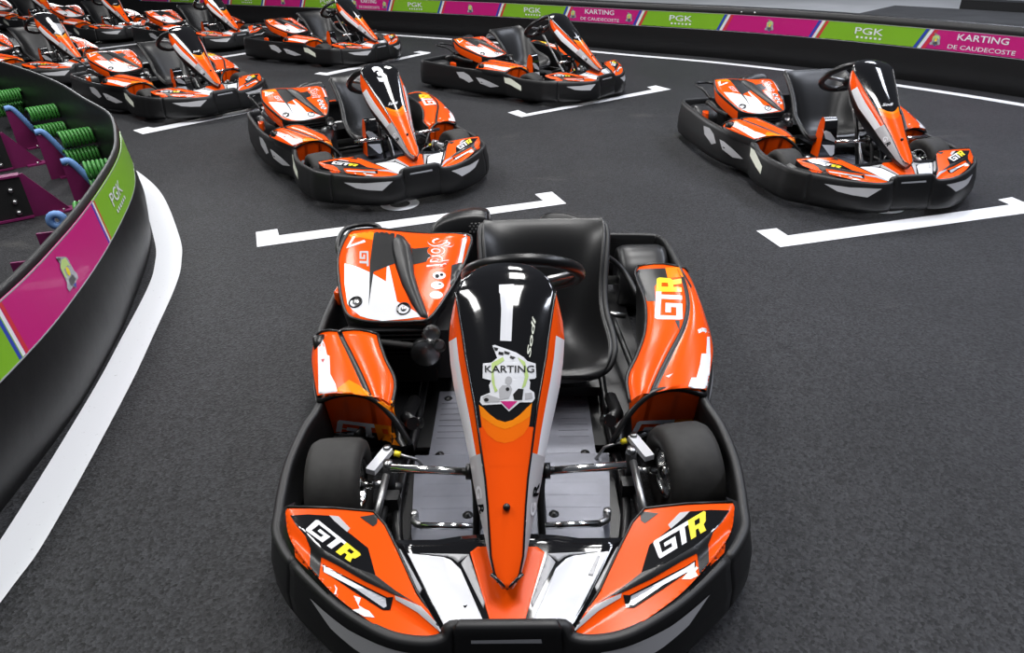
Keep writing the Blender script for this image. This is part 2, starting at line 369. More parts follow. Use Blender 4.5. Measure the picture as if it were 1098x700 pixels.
# --- nose cone with the number plate
D_ = Vector((0, -.788, -.615)); N_ = Vector((0, -.615, .788)); P_ = Vector((0, -.623, .524))
WO = [(-.43, .052), (-.42, .072), (-.40, .092), (-.37, .115), (-.335, .130), (-.30, .140), (-.25, .149), (-.20, .148), (-.12, .138), (-.05, .122), (.03, .102), (.10, .087), (.168, .0765), (.21, .065), (.25, .0555), (.30, .045), (.336, .036), (.36, .024), (.377, .012)]
WF = [(-.43, .050), (-.42, .070), (-.40, .090), (-.37, .113), (-.335, .127), (-.31, .123), (-.216, .107), (-.166, .100), (-.026, .073), (.09, .056), (.162, .045), (.25, .039), (.326, .034), (.36, .022), (.377, .010)]
NS = [-.43, -.42, -.40, -.37, -.335, -.31, -.27, -.22, -.16, -.10, -.04, .02, .08, .14, .20, .26, .31, .345, .365, .377]
def npt(s, x, off):
    drop = .55 * max(0, -.36 - s) ** 1.6 * 4
    return P_ + D_ * s + N_ * (off - drop) + Vector((x, 0, 0))
def nrow(s):
    wf, wo = lerp(WF, s), lerp(WO, s); b_ = lerp([(-.43, .010), (-.3, .034), (-.1, .030), (.1, .014), (.377, .006)], s)
    d = lerp([(-.43, .004), (-.36, .01), (-.28, .045), (-.1, .062), (.1, .052), (.3, .035), (.377, .02)], s)
    r = [npt(s, wf * f, b_ * (1 - f * f)) for f in (0, .25, .5, .75, .93)] + [npt(s, wf, 0)]
    r += [npt(s, wf + (wo - wf) * .45, -d * .38), npt(s, wo, -d)]
    dk = lerp([(-.43, .02), (-.3, .07), (0, .085), (.2, .06), (.377, .02)], s)
    r += [npt(s, wo * .99, -d - .012), npt(s, wo * .93, -d - dk * .6), npt(s, wo * .80, -d - dk)]
    return r
def nmat(i, j):
    s = (NS[i] + NS[i + 1]) / 2
    if j <= 4: return 'gloss_black' if s < .05 else 'orange'
    if j == 5: return 'orange' if -.33 < s < .11 else ('gloss_black' if s < 0 else 'grey')
    if j == 6: return 'gloss_black' if s < -.33 else 'orange' if s < -.21 else 'white' if s < .10 else 'grey'
    return 'black'
nc = MB(); rows = [nrow(s) for s in NS]; nc.grid(rows, nmat)
ml = nc.mirror(); nc.join(ml)
nc.add([rows[-1][k] for k in range(11)] + [Vector((-q.x, q.y, q.z)) for q in rows[-1][1:][::-1]], [tuple(range(21))], 'black', False)
nv = nc.bvh()
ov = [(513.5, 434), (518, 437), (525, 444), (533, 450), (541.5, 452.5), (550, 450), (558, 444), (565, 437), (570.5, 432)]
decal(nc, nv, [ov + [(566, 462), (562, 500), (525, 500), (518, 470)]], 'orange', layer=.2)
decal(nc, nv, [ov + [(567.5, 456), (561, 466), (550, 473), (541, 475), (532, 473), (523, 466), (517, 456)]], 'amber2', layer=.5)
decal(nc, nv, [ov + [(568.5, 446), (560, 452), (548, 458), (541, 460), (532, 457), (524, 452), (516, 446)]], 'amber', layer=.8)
for sg in (-1, 1):      # black edge line of the face
    pl = [npt(s, sg * (lerp(WF, s) + .001), .0012) for s in NS[4:-1]]; nc.tube(pl, .0026, 'gloss_black', 6)
nc.tube([npt(.377 - .03 * abs(t), .035 * t * 1.0, .002) for t in (-1, -.6, -.3, 0, .3, .6, 1)], .004, 'gloss_black', 6)
q = npt(.206, 0, .017); nc.lathe([(0, .006), (.006, .006), (.0085, .001), (.0085, -.01)], q, N_, 'black', 12)
for Q_, t_, m_ in (([(512.3, 541), (513.3, 552.5), (519.3, 552), (518.3, 540.5)], 'R', 'gloss_black'), ([(509.8, 521), (511, 535), (517, 534.5), (515.8, 520.5)], 'G', 'white'), ([(577.6, 532), (578.6, 517.5), (572.6, 518), (571.4, 532)], 'R', 'gloss_black'), ([(573.5, 553), (575.2, 538.5), (570.0, 538.8), (568.3, 553)], 'G', 'white')):
    decal(nc, nv, mapped(text_polys(t_, .03), Q_), m_, layer=2, step=2)
for sg in (1, -1):
    pass
nose = nc.build('nose_cone', kart)
def num_decal(name, polys, m, K=0, parent=None, layer=2., step=6):
    d = MB(); decal(d, nv, polys, m, K, layer, step); return d.build(name, parent)
# the Sodi script low on the shield (all karts but the first carry it in white)
script = MB(); decal(script, nv, mapped(text_polys('Sodi', .02, .35), cB([(158, 232), (205, 224), (203, 212), (156, 220)])), 'white', 1, 2, 4)
script_o = script.build('maker_script', nose)

# --- side pods
def zarc(a, b_, t): return a + (b_ - a) * t
PIN = [(.36, -.235, .286), (.365, -.13, .305), (.41, -.03, .325), (.455, .10, .342), (.478, .26, .365), (.470, .45, .382), (.49, .52, .384)]
PRI = [(.424, -.213, .302), (.47, -.12, .318), (.525, -.01, .332), (.59, .12, .346), (.632, .26, .36), (.648, .42, .374), (.650, .523, .378)]
POU = [(.60, -.168, .268), (.635, -.07, .272), (.672, .05, .277), (.690, .17, .280), (.698, .30, .284), (.696, .44, .29), (.685, .535, .30)]
POU = [(x + .007, y, z + .012) for x, y, z in POU]
pin, pri, pou = catmull(PIN, 4), catmull(PRI, 4), catmull(POU, 4)
def pod(n, side):
    mb = MB(); rows = []
    for i in range(n):
        a, b_, c = pin[i], pri[i], pou[i]; r = [Vector((a.x + .02, a.y, .12)), Vector((a.x + .006, a.y, a.z - .03)), a]
        for t in (.2, .4, .6, .8, .95): r.append(a.lerp(b_, t) + Vector((0, 0, .012 * math.sin(math.pi * t))))
        r.append(b_ + Vector((0, 0, -.007))); 
        for t in (.08, .3, .55, .8): r.append(b_.lerp(c, t) + Vector((.012 * math.sin(math.pi * t), 0, .014 * math.sin(math.pi * t))))
        r += [c, c + Vector((.002, .0, -.05))]; rows.append(r)
    mb.grid(rows, lambda i, j: 'black' if (j < 2 or j in (7, 8) or j >= 13) else 'orange')
    e = rows[-1]; mb.add(e, [tuple(range(len(e)))], 'black', False)
    # arch over the front wheel: the black lip and the orange face under it
    top = [Vector(p) for p in rows[0][2:14]]; A2 = []; lo = Vector((.308, -.287, .176))
    edge = catmull([Vector((.606, -.172, .262)), Vector((.52, -.176, .292)), Vector((.43, -.205, .296)), Vector((.36, -.245, .25)), lo], 5)
    mb.tube(edge, .010, 'black', 8)
    bot = [Vector((p.x, p.y + .05, max(.10, min(.17, p.z - .05)))) for p in edge]
    bot = [Vector((p.x, p.y + .035, .105 + .05 * (i / len(edge)))) for i, p in enumerate(edge)]
    mb.grid([edge, bot], 'orange'); mb.grid([bot, [Vector((p.x, p.y + .02, .08)) for p in bot]], 'black')
    # skin from arch up to the first row
    mb.grid([catmull([Vector((p.x, p.y, p.z)) for p in (rows[0][12], rows[0][10], rows[0][8], rows[0][5], rows[0][2])], 4), catmull([edge[0], edge[5], edge[10], edge[13], edge[15]], 4)], 'orange')
    mb.grid([[rows[0][2], rows[0][1], rows[0][0]], [edge[15], edge[18], edge[20]]], 'black')
    mb.tube([r[2] for r in rows], .006, 'black', 6); mb.tube([q for q in rows[-1][2:14]], .006, 'black', 6)
    return mb
pr = pod(25, 1); pl = pod(13, -1).mirror(); prv, plv = pr.bvh(), pl.bvh()
decal(pr, prv, [cQ([(155, 190), (285, 184), (296, 232), (262, 232), (240, 262), (245, 322), (208, 322), (196, 290)])], 'black', layer=1)
decal(pr, prv, [cQ([(285, 182), (343, 180), (362, 220), (296, 225)])], 'amber', layer=1)
decal(pr, prv, [cQ([(470, 470), (474, 560), (466, 684), (440, 686), (378, 684), (394, 640), (415, 640), (430, 585), (436, 540), (456, 540), (460, 470)])], 'white', layer=4, step=3)
gtr(pr, prv, cQ([(358, 398), (352, 230), (250, 226), (240, 400)]), layer=2)
decal(pr, prv, [cQ([(325, 402), (345, 402), (345, 445)])], 'black', layer=1.8)
decal(pr, prv, [cQ([(420, 440), (440, 432), (470, 440), (470, 452), (440, 448), (425, 456)]), cQ([(286, 634), (318, 622), (300, 640)])], 'white', layer=1.5)
decal(pr, prv, [cQ([(345, 182), (352, 182), (385, 240), (398, 262), (392, 268), (370, 230)])], 'black', layer=1.2)
decal(pl, plv, [cP([(2, 150), (18, 140), (38, 180), (50, 235), (62, 240), (66, 330), (92, 380), (105, 432), (30, 446), (8, 445)])], 'white', layer=1.4)
decal(pl, plv, [cP([(90, 440), (105, 400), (160, 360), (215, 390), (285, 445), (190, 432)])], 'amber', layer=1.3)
decal(pl, plv, [cP([(300, 470), (412, 460), (408, 535), (370, 520)])], 'amber', layer=1.3)
decal(pl, plv, [cP([(20, 258), (38, 255), (28, 274)])], 'red', layer=2)
gtr(pl, plv, cP([(92, 640), (410, 690), (372, 592), (98, 560)]), g='white', r='amber', layer=2)
gtr(pr, prv, c4([(525, 348), (765, 346), (790, 268), (555, 278)]), g='white', r='amber', layer=2)
for m_ in (pl, pr): m_.build('side_pod', kart)
tb = MB(); tb.prism([(-.705, .49), (-.68, .48), (-.655, .54), (-.665, .575), (-.70, .565)], .25, .312, 'orange'); tb.build('rear_fender', kart, bevel=.008)

# --- engine cover
ring = [(-.572, .172, .384), (-.53, .150, .372), (-.475, .142, .366), (-.395, .138, .366), (-.33, .132, .372), (-.28, .127, .384), (-.235, .23, .405), (-.185, .39, .44), (-.163, .50, .468), (-.158, .595, .49),
        (-.22, .605, .498), (-.30, .605, .50), (-.38, .61, .505), (-.455, .615, .512), (-.53, .62, .52), (-.615, .60, .524), (-.634, .555, .522), (-.652, .46, .482), (-.635, .36, .448), (-.605, .25, .412)]
ring = catmull(ring, 3, True); cen = Vector((-.42, .36, .472)); ec = MB(); rows = []
def crown(x, y):
    """height of the cover over its plan"""
    z = .366 + .325 * (y - .09) 
    z = min(z, .425 + .275 * (y - .19)) + .004
    return z
for k in range(7):
    t = k / 6; row = []
    for p in ring:
        f = 1 - t; q = cen.lerp(p, f); zc_ = crown(q.x, q.y) + .014 * (1 - f ** 4); w = f ** 5
        row.append(Vector((q.x, q.y, p.z * w + zc_ * (1 - w))))
    rows.append(row)
skirt = [Vector((p.x * 1.0 + (p.x - cen.x) * .02, p.y + (p.y - cen.y) * .02, p.z - .012)) for p in ring]
sk2 = [Vector((p.x - (p.x - cen.x) * .03, p.y - (p.y - cen.y) * .03, p.z - (.085 if p.x < -.56 else .045))) for p in ring]
ec.tube([p + Vector((0, 0, .001)) for p in ring], .006, 'black', 6, closed=True)
ec.grid([sk2, skirt] + rows, lambda i, j: ('orange' if i == 0 and ring[j].x < -.585 and ring[j].y < .57 else 'black') if i < 2 else 'orange', cv=True)
ev = ec.bvh()
decal(ec, ev, [cK([(158, 335), (240, 358), (300, 385), (330, 400), (398, 440), (405, 300), (462, 555), (545, 600), (610, 640), (520, 655), (380, 668), (300, 655), (250, 640), (205, 605), (175, 570), (158, 450)])], 'white', layer=1)
decal(ec, ev, [cK([(330, 145), (450, 150), (440, 260), (452, 335), (390, 358), (326, 384), (312, 480), (298, 580), (303, 420), (305, 330), (318, 230)])], 'black', layer=1.5)
decal(ec, ev, [cK([(545, 245), (560, 250), (655, 240), (655, 320), (556, 342)])], 'black', layer=1.5)
decal(ec, ev, [cK([(180, 170), (330, 145), (322, 200), (250, 185), (200, 190)])], 'amber', layer=1.1)
decal(ec, ev, [cK([(206, 180), (222, 180), (190, 230), (272, 200), (280, 212), (168, 248)])], 'white', layer=1.6)
decal(ec, ev, mapped([xs(G_, 0, .55), xs(T_, .5, 1)], cK([(245, 265), (245, 352), (298, 352), (296, 262)])), 'grey', layer=1.7, step=4)
decal(ec, ev, [cK([(846, 172), (872, 160), (836, 335), (812, 332)])], 'white', layer=1.5)
decal(ec, ev, [cK([(778, 345), (838, 330), (838, 400), (806, 460), (768, 462)])], 'black', layer=1.5)
Qs = cK([(628, 205), (640, 400), (745, 340), (800, 190)])
decal(ec, ev, mapped(text_polys('Sodi', .045, .25), cK([(640, 185), (628, 385), (752, 345), (805, 190)])), 'white', layer=1.8, step=5)
decal(ec, ev, mapped(text_polys('Sodi', .012, .25), cK([(640, 185), (628, 385), (752, 345), (805, 190)])), 'orange', layer=2.2, step=5)
def disc(cx, cy, rx, ry, n=14): return [(cx + rx * math.cos(2 * math.pi * k / n), cy + ry * math.sin(2 * math.pi * k / n)) for k in range(n)]
for cx, cy in ((705, 405), (695, 462), (688, 518)):
    decal(ec, ev, [cK(disc(cx, cy, 38, 22))], 'white', layer=1.8); decal(ec, ev, [cK(disc(cx - 12, cy + 4, 12, 12)), cK(disc(cx + 14, cy - 4, 10, 8))], 'gloss_black', layer=2.2)
cover = ec.build('engine_cover', kart)
for u, v in cK([(222, 560), (500, 598)]):
    o, d = lray(0, u, v); h, n, i, t = ev.ray_cast(o, d)
    if h is None: h, n, i, t = ev.find_nearest(o + d * 2); 
    if n.z < 0: n = -n
    b_ = MB(); b_.lathe([(0, .004), (.009, .004), (.011, .001), (.019, .001), (.022, .005), (.025, .004), (.026, -.004)], h, n, ['bolt', 'bolt', 'black', 'gloss_black', 'black', 'black'], 18); b_.build('bolt', cover)
# dark crescent scoop on the cover
sc = MB(); Lp, Rp = cK([(440, 150), (430, 210), (432, 262), (455, 360), (490, 460), (540, 560), (592, 640), (648, 668)]), cK([(445, 150), (500, 180), (540, 230), (552, 300), (562, 400), (592, 500), (628, 600), (654, 668)])
rows = []
for i, (a, b_) in enumerate(zip(Lp, Rp)):
    hh = (.01, .035, .05, .055, .05, .04, .025, .0)[i]; r = []
    for t in (0, .15, .4, .7, .92, 1):
        o, d = lray(0, a[0] + (b_[0] - a[0]) * t, a[1] + (b_[1] - a[1]) * t); h, n, q, tt = ev.ray_cast(o, d)
        if h is None: h = ev.find_nearest(o + d * 2.05)[0]
        lift = hh * (0, .25, .7, 1, .75, .0)[(0, .15, .4, .7, .92, 1).index(t)] * .5
        r.append(h - d * (lift + .002))
    rows.append(r)
sc.grid(rows, 'darkmetal'); sc.build('scoop', cover, solid=.003)

# --- engine block under the cover, with hoses and exhaust
en = MB(); en.box((-.40, .36, .22), (.36, .40, .20), 'darkmetal'); en.box((-.39, .17, .20), (.24, .06, .16), 'black')
for k in range(7): en.box((-.42, .2, .24 + k * .017), (.30, .16, .005), 'darkmetal')
en.lathe([(0, 0), (.05, 0), (.055, .01), (.055, .10), (.05, .11), (0, .11)], (-.30, .10, .26), (0, 1, 0), ['steel', 'darkmetal', 'darkmetal', 'darkmetal', 'darkmetal'], 20)
en.lathe([(0, 0), (.028, 0), (.03, .004), (.03, .03)], (-.27, .10, .345), (0, -1, .4), 'steel', 16)
en.lathe([(0, 0), (.018, 0), (.02, .004), (.02, .03)], (-.25, .10, .30), (.3, -1, .2), 'bolt', 14)
en.tube(catmull([(-.56, .22, .30), (-.50, .12, .31), (-.42, .11, .30), (-.33, .12, .28), (-.26, .16, .24)], 5), .012, 'rubber', 8)
en.tube(catmull([(-.60, .30, .33), (-.63, .42, .34), (-.64, .58, .36), (-.60, .72, .33)], 5), .022, 'darkmetal', 10)
en.tube([(-.66, .12, .31), (-.57, .155, .335)], .010, 'steel', 8); en.lathe([(0, -.02), (.03, -.02), (.034, -.01), (.034, .02), (0, .02)], (-.665, .11, .30), (1, .3, 0), 'black', 14)
en.build('engine', kart)
ho = MB(); ho.tube(catmull([(-.66, .52, .40), (-.69, .60, .45), (-.70, .68, .462), (-.695, .76, .465), (-.66, .80, .465), (-.60, .81, .465), (-.56, .79, .462), (-.535, .72, .455), (-.53, .64, .43)], 5), .010, 'black', 10); ho.build('engine_guard', kart)
ab = MB()      # vented air box behind the engine
prof = [(-.335, .752, .40), (-.335, .765, .455), (-.315, .79, .482), (-.27, .812, .498), (-.20, .83, .508), (-.13, .84, .505), (-.10, .835, .485), (-.09, .82, .40)]
fr_ = catmull(prof, 3); bk = [Vector((p.x * .98, p.y + .12, p.z - .03)) for p in fr_]; ft = [Vector((p.x, p.y - .035, p.z - .02)) for p in fr_]
lowf = [Vector((p.x, p.y - .035, .36)) for p in fr_]; lowb = [Vector((p.x, p.y, .36)) for p in bk]
ab.grid([lowf, ft, fr_, bk, lowb], 'black'); 
for i in range(5):
    for j in range(4):
        ab.box((-.175 + i * .016 + (j % 2) * .008, .79 - .008 + .0 * j, .435 + j * .012), (.008, .006, .006), 'steel')
ab.build('air_box', kart)
hr = MB(); arc = catmull([(.10, .80, .44), (.14, .84, .478), (.22, .835, .482), (.30, .80, .465), (.34, .77, .43)], 5)
hr.grid([[p + Vector((0, .06, -.08)) for p in arc], [p + Vector((0, .02, 0)) for p in arc], arc, [p + Vector((0, -.02, -.06)) for p in arc]], 'black'); hr.build('rear_cowl', kart)

# --- seat
CPR = [(.575, .552), (.555, .538), (.52, .49), (.475, .40), (.43, .30), (.385, .21), (.32, .155), (.22, .140), (.12, .160), (.06, .190), (.035, .185)]
EDG = [(.555, .552), (.545, .552), (.49, .53), (.42, .468), (.36, .40), (.30, .345), (.24, .31), (.17, .285), (.11, .255), (.065, .215), (.05, .19)]
EXL = [-.098, -.112, -.116, -.112, -.108, -.118, -.132, -.142, -.142, -.125, -.09]; EXR = [.345, .358, .362, .354, .345, .342, .348, .358, .358, .335, .29]
def dens(L, n=3): return [p.x for p in catmull([(a, 0, 0) for a in L], n)]
cy, cz, ey, ez, xl, xr = dens([p[0] for p in CPR]), dens([p[1] for p in CPR]), dens([p[0] for p in EDG]), dens([p[1] for p in EDG]), dens(EXL), dens(EXR)
se = MB(); rows = []; US = [-1, -.97, -.9, -.78, -.62, -.42, -.2, 0, .2, .42, .62, .78, .9, .97, 1]
for i in range(len(cy)):
    r = []
    for u in US:
        w = abs(u) ** 3.2; x = xl[i] + (xr[i] - xl[i]) * (u + 1) / 2
        r.append(Vector((x, cy[i] + (ey[i] - cy[i]) * w, cz[i] + (ez[i] - cz[i]) * w)))
    rows.append(r)
se.grid(rows, 'vinyl'); seat = se.build('seat', kart, solid=.022, offset=1)
pp = MB(); loop = [rows[i][0] for i in range(len(rows))] + rows[-1][1:] + [rows[i][-1] for i in range(len(rows) - 2, -1, -1)] + rows[0][-2:0:-1]
pp.tube(loop, .011, 'piping', 8, closed=True); pp.build('seat_piping', seat)
sv = se.bvh(); pdm = MB()
decal(pdm, sv, [[(524, 238), (586, 238), (587, 300), (588, 345), (560, 345), (524, 330)]], 'vinyl', layer=5, step=10); decal(pdm, sv, [[(589, 238), (646, 240), (640, 300), (634, 350), (630, 380), (590, 380)]], 'vinyl', layer=5, step=10); pdm.build('seat_pad', seat)
lb = MB(); decal(lb, sv, [c2([(398, 555), (418, 552), (424, 600), (408, 612)])], 'white', layer=6, step=4); lb.build('seat_label', seat)

# --- steering
cW = Vector((.045, -.036, .62)); aW = Vector((0, -.656, -.755)).normalized(); uW = Vector((1, 0, 0)); wW = aW.cross(uW).normalized()
st = MB(); st.tube([cW + uW * .170 * math.cos(t) + wW * .165 * math.sin(t) * (1 if math.sin(t) * wW.y < 0 else .85) for t in [2 * math.pi * k / 40 for k in range(40)]], .0195, 'black', 12, closed=True)
stw = st.build('steering_wheel', kart)
sp_ = MB()
for t in (.15, math.pi - .15, 1.5 * math.pi): sp_.tube([cW + aW * .03, cW + aW * .02 + (uW * math.cos(t) + wW * math.sin(t)) * .06, cW + (uW * math.cos(t) + wW * math.sin(t)) * (.165 if abs(math.cos(t)) > .5 else .15)], [.014, .012, .010], 'steel', 8)
sp_.lathe([(0, -.015), (.035, -.015), (.04, 0), (.03, .04), (0, .04)], cW + aW * .02, aW, 'black', 20); sp_.build('spokes', stw)
co = MB(); co.tube([cW + aW * .05, Vector((.012, -.42, .20)), Vector((0, -.50, .12))], .011, 'steel', 10)
co.tube([(-.09, -.60, .09), (-.075, -.45, .38), (-.06, -.36, .50)], .011, 'black', 8); co.tube([(.09, -.60, .09), (.075, -.45, .38), (.06, -.36, .50)], .011, 'black', 8); co.tube([(-.075, -.45, .38), (.075, -.45, .38)], .009, 'black', 8)
co.build('steering_column', kart)

# --- wheels
def tyre_prof(R, w): return [(R * .52, -w * .40), (R * .60, -w * .46), (R * .78, -w * .5), (R * .92, -w * .47), (R * .985, -w * .36), (R, -w * .2), (R, w * .2), (R * .985, w * .36), (R * .92, w * .47), (R * .78, w * .5), (R * .60, w * .46), (R * .52, w * .40)]
mat('rubber_gloss', (.010, .010, .011), .36)
def wheel(c, R, w, ang, inner):
    ax = Vector((math.cos(ang), math.sin(ang), 0)); c = Vector(c); t = MB(); t.lathe(tyre_prof(R, w), c, ax, 'rubber' if c.y < 0 else 'rubber_gloss', 48); o = t.build('wheel', kart)
    r = MB(); k = inner
    r.lathe([(R * .53, k * w * .42), (R * .50, k * w * .43), (R * .47, k * w * .36), (R * .44, -k * w * .1), (R * .44, -k * w * .40), (R * .53, -k * w * .42)], c, ax, 'chrome', 32)
    r.lathe([(0, k * w * .42), (R * .14, k * w * .42), (R * .16, k * w * .36), (R * .16, k * w * .05), (0, k * w * .05)], c, ax, 'chrome', 18)
    u = ax.orthogonal().normalized(); q = ax.cross(u)
    for n in range(5):
        d = u * math.cos(n * 1.2566) + q * math.sin(n * 1.2566); s_ = ax.cross(d); p0, p1 = c + ax * (k * w * .26), c + ax * (k * w * .20)
        a = [p0 + d * R * .12 + s_ * R * .09, p1 + d * R * .46 + s_ * R * .07, p1 + d * R * .46 - s_ * R * .07, p0 + d * R * .12 - s_ * R * .09]
        r.add(a + [x - ax * (k * .012) for x in a], [(0, 1, 2, 3), (7, 6, 5, 4), (0, 4, 5, 1), (3, 2, 6, 7), (0, 3, 7, 4), (1, 5, 6, 2)], 'chrome', False)
    r.build('wheel_hub', o)
wheel((-.498, -.42, .138), .138, .155, .05, 1); wheel((.508, -.375, .14), .14, .155, .16, -1)
wheel((-.56, .90, .14), .14, .20, 0, 1); wheel((.575, .925, .145), .145, .22, 0, -1)
ra = MB(); ra.tube([(-.54, .90, .14), (.56, .90, .14)], .02, 'steel', 14); ra.lathe([(0, 0), (.085, 0), (.085, .008), (0, .008)], (.20, .90, .14), (1, 0, 0), 'steel', 28); ra.lathe([(0, 0), (.075, 0), (.075, .008), (0, .008)], (-.12, .90, .14), (1, 0, 0), 'darkmetal', 28)
ra.build('rear_axle', kart)
for sg in (-1, 1):
    kn = MB(); yo = -.42 if sg < 0 else -.375
    kn.tube([(sg * .43, yo, .14), (sg * .36, yo - .005, .145)], .012, 'chrome', 10); kn.tube([(sg * .355, yo - .01, .08), (sg * .35, yo, .21)], .016, 'darkmetal', 12)
    kn.lathe([(0, .01), (.014, .01), (.016, 0), (.016, -.012)], (sg * .35, yo, .215), (0, 0, 1), 'bolt', 8)
    kn.box((sg * .388, yo + .055, .182), (.030, .105, .018), 'white', Matrix.Rotation(sg * .36, 3, 'Z')); kn.lathe([(0, .006), (.010, .006), (.012, 0), (.012, -.02)], (sg * .372, yo + .098, .194), (0, 0, 1), 'bolt', 10)
    kn.tube([(sg * .352, yo - .03, .20), (sg * .362, -.60, .165)], .011, 'steel', 8)
    kn.box((sg * .345, yo - .05, .12), (.05, .04, .05), 'darkmetal'); kn.build('steering_knuckle', kart)
    tr = MB(); tr.tube([(sg * .372, yo + .098, .182), (sg * .285, yo + .095, .150), (sg * .25, yo + .094, .085)], .005, 'steel', 8); tr.tube([(sg * .352, yo + .097, .175), (sg * .334, yo + .096, .169)], .009, 'yellow', 8); tr.build('tie_rod', kart)

# --- floor tray, pedals and frame
ft_ = MB(); rows = []
def wt(y): return .27 if y > -.21 else lerp([(-.72, .24), (-.60, .268), (-.25, .305), (-.235, .29)], y)
prof = [(.16, .055), (.10, .055), (.0, .055), (-.10, .055), (-.20, .058), (-.235, .075), (-.25, .098), (-.30, .104), (-.40, .110), (-.50, .116), (-.60, .124), (-.66, .132), (-.72, .16)]
for y, z in prof: rows.append([Vector((x, y, z)) for x in (-wt(y), -wt(y) + .012, -.2, -.1, 0, .1, .2, wt(y) - .012, wt(y))])
ft_.grid(rows, 'tray', smooth=False)
for k in range(9):
    y = .09 - k * .033; ft_.box((-.205, y, .0575), (.10, .008, .006), 'tray'); ft_.box((.205, y, .0575), (.10, .008, .006), 'tray')
for k in range(7):
    y = -.29 - k * .052; z = lerp([(-.72, .16), (-.66, .132), (-.60, .124), (-.30, .104), (-.25, .098)], y) + .001
    for sg in (-1, 1): ft_.box((sg * .17, y, z), (.17, .007, .005), 'tray')
for sg in (-1, 1):
    for x, y, z in ((.235, .115, .058), (.235, -.20, .062), (.12, -.53, .122)): ft_.lathe([(0, .008), (.007, .008), (.008, .004), (.014, .003), (.015, 0)], (sg * x, y, z), (0, 0, 1), 'black', 12)
ft_.build('floor_tray', kart, solid=.004)
fm = MB()
for sg in (-1, 1):
    fm.tube(catmull([(sg * .33, .95, .09), (sg * .33, .4, .08), (sg * .325, .0, .08), (sg * .33, -.25, .085), (sg * .33, -.45, .09), (sg * .30, -.62, .10), (sg * .25, -.74, .11)], 4), .015, 'black', 10)
    fm.tube(catmull([(sg * .355, -.36, .10), (sg * .36, -.55, .12), (sg * .345, -.72, .14)], 4), .012, 'darkmetal', 8)
    fm.tube([(sg * .36, -.40, .11), (sg * .325, -.40, .10)], .02, 'darkmetal', 10)
    fm.tube(catmull([(sg * .40, .55, .16), (sg * .43, .2, .15), (sg * .45, -.05, .14), (sg * .50, -.18, .13)], 4), .012, 'black', 8)
    fm.tube([(sg * .34, .02, .12), (sg * .34, -.14, .17), (sg * .31, -.20, .19)], .022, 'black', 10); fm.lathe([(0, 0), (.012, 0), (.018, .012), (.018, .03)], (sg * .315, -.17, .17), (-sg, -.4, .3), 'bolt', 12)
fm.tube([(-.30, .3, .08), (.33, .3, .08)], .013, 'black', 8); fm.tube([(-.25, -.74, .11), (.25, -.74, .11)], .014, 'black', 8)
fm.box((.16, .25, .09), (.30, .3, .04), 'black'); fm.box((.05, .62, .14), (.5, .2, .08), 'black'); fm.box((0, -.5, .075), (.62, .5, .02), 'black'); fm.box((0, .4, .045), (1.0, 1.1, .015), 'black')
fm.tube(catmull([(.22, .56, .42), (.36, .70, .36), (.46, .72, .28), (.52, .6, .2)], 5), .012, 'darkmetal', 8); fm.tube([(.34, .45, .22), (.44, .42, .22)], .011, 'bolt', 8)
fm.build('chassis_frame', kart)
for sg in (-1, 1):
    pe = MB(); pe.tube([(sg * .295, -.605, .362), (sg * .075, -.625, .362)], .0105, 'chrome', 12); pe.tube([(sg * .105, -.622, .362), (sg * .085, -.622, .362)], .020, 'black', 12)
    pe.tube(catmull([(sg * .085, -.622, .362), (sg * .08, -.66, .30), (sg * .085, -.70, .18), (sg * .10, -.69, .11)], 4), .010, 'darkmetal', 8)
    pe.tube([(sg * .232, -.628, .185), (sg * .085, -.635, .185)], .0095, 'chrome', 10); pe.tube(catmull([(sg * .232, -.628, .185), (sg * .256, -.605, .175), (sg * .262, -.56, .145)], 3), .0095, 'steel', 8)
    pe.lathe([(0, .012), (.010, .012), (.012, .006), (.012, -.01)], (sg * .264, -.55, .145), (0, 0, 1), 'bolt', 10)
    pe.build('pedal', kart)
# tank between the driver's legs, with orange cheeks
tk = MB(); tp = catmull([(.07, .09, 0), (.055, .25, 0), (.04, .33, 0), (.015, .355, 0), (-.02, .33, 0), (-.035, .22, 0), (-.04, .09, 0)], 3)
xsn = [(-.056, 'orange'), (-.055, 'gloss_black'), (-.03, 'gloss_black'), (.03, 'gloss_black'), (.055, 'gloss_black'), (.056, 'orange')]
tk.grid([[Vector((x * (1.15 - p.y), p.x, p.y)) for x, _ in xsn] for p in tp], lambda i, j: 'gloss_black')
for sg in (-1, 1): tk.add([Vector((sg * .056 * (1.15 - p.y), p.x, p.y)) for p in tp], [tuple(range(len(tp)))], 'orange', False)
tv = tk.bvh()
decal(tk, tv, [cD([(8, 305), (40, 318), (60, 345), (60, 360), (20, 345)])], 'grey', 2, 2, 5); decal(tk, tv, [cD([(5, 370), (58, 372), (55, 420), (38, 415)])], 'white', 2, 2, 5)
tk.build('fuel_tank', kart)

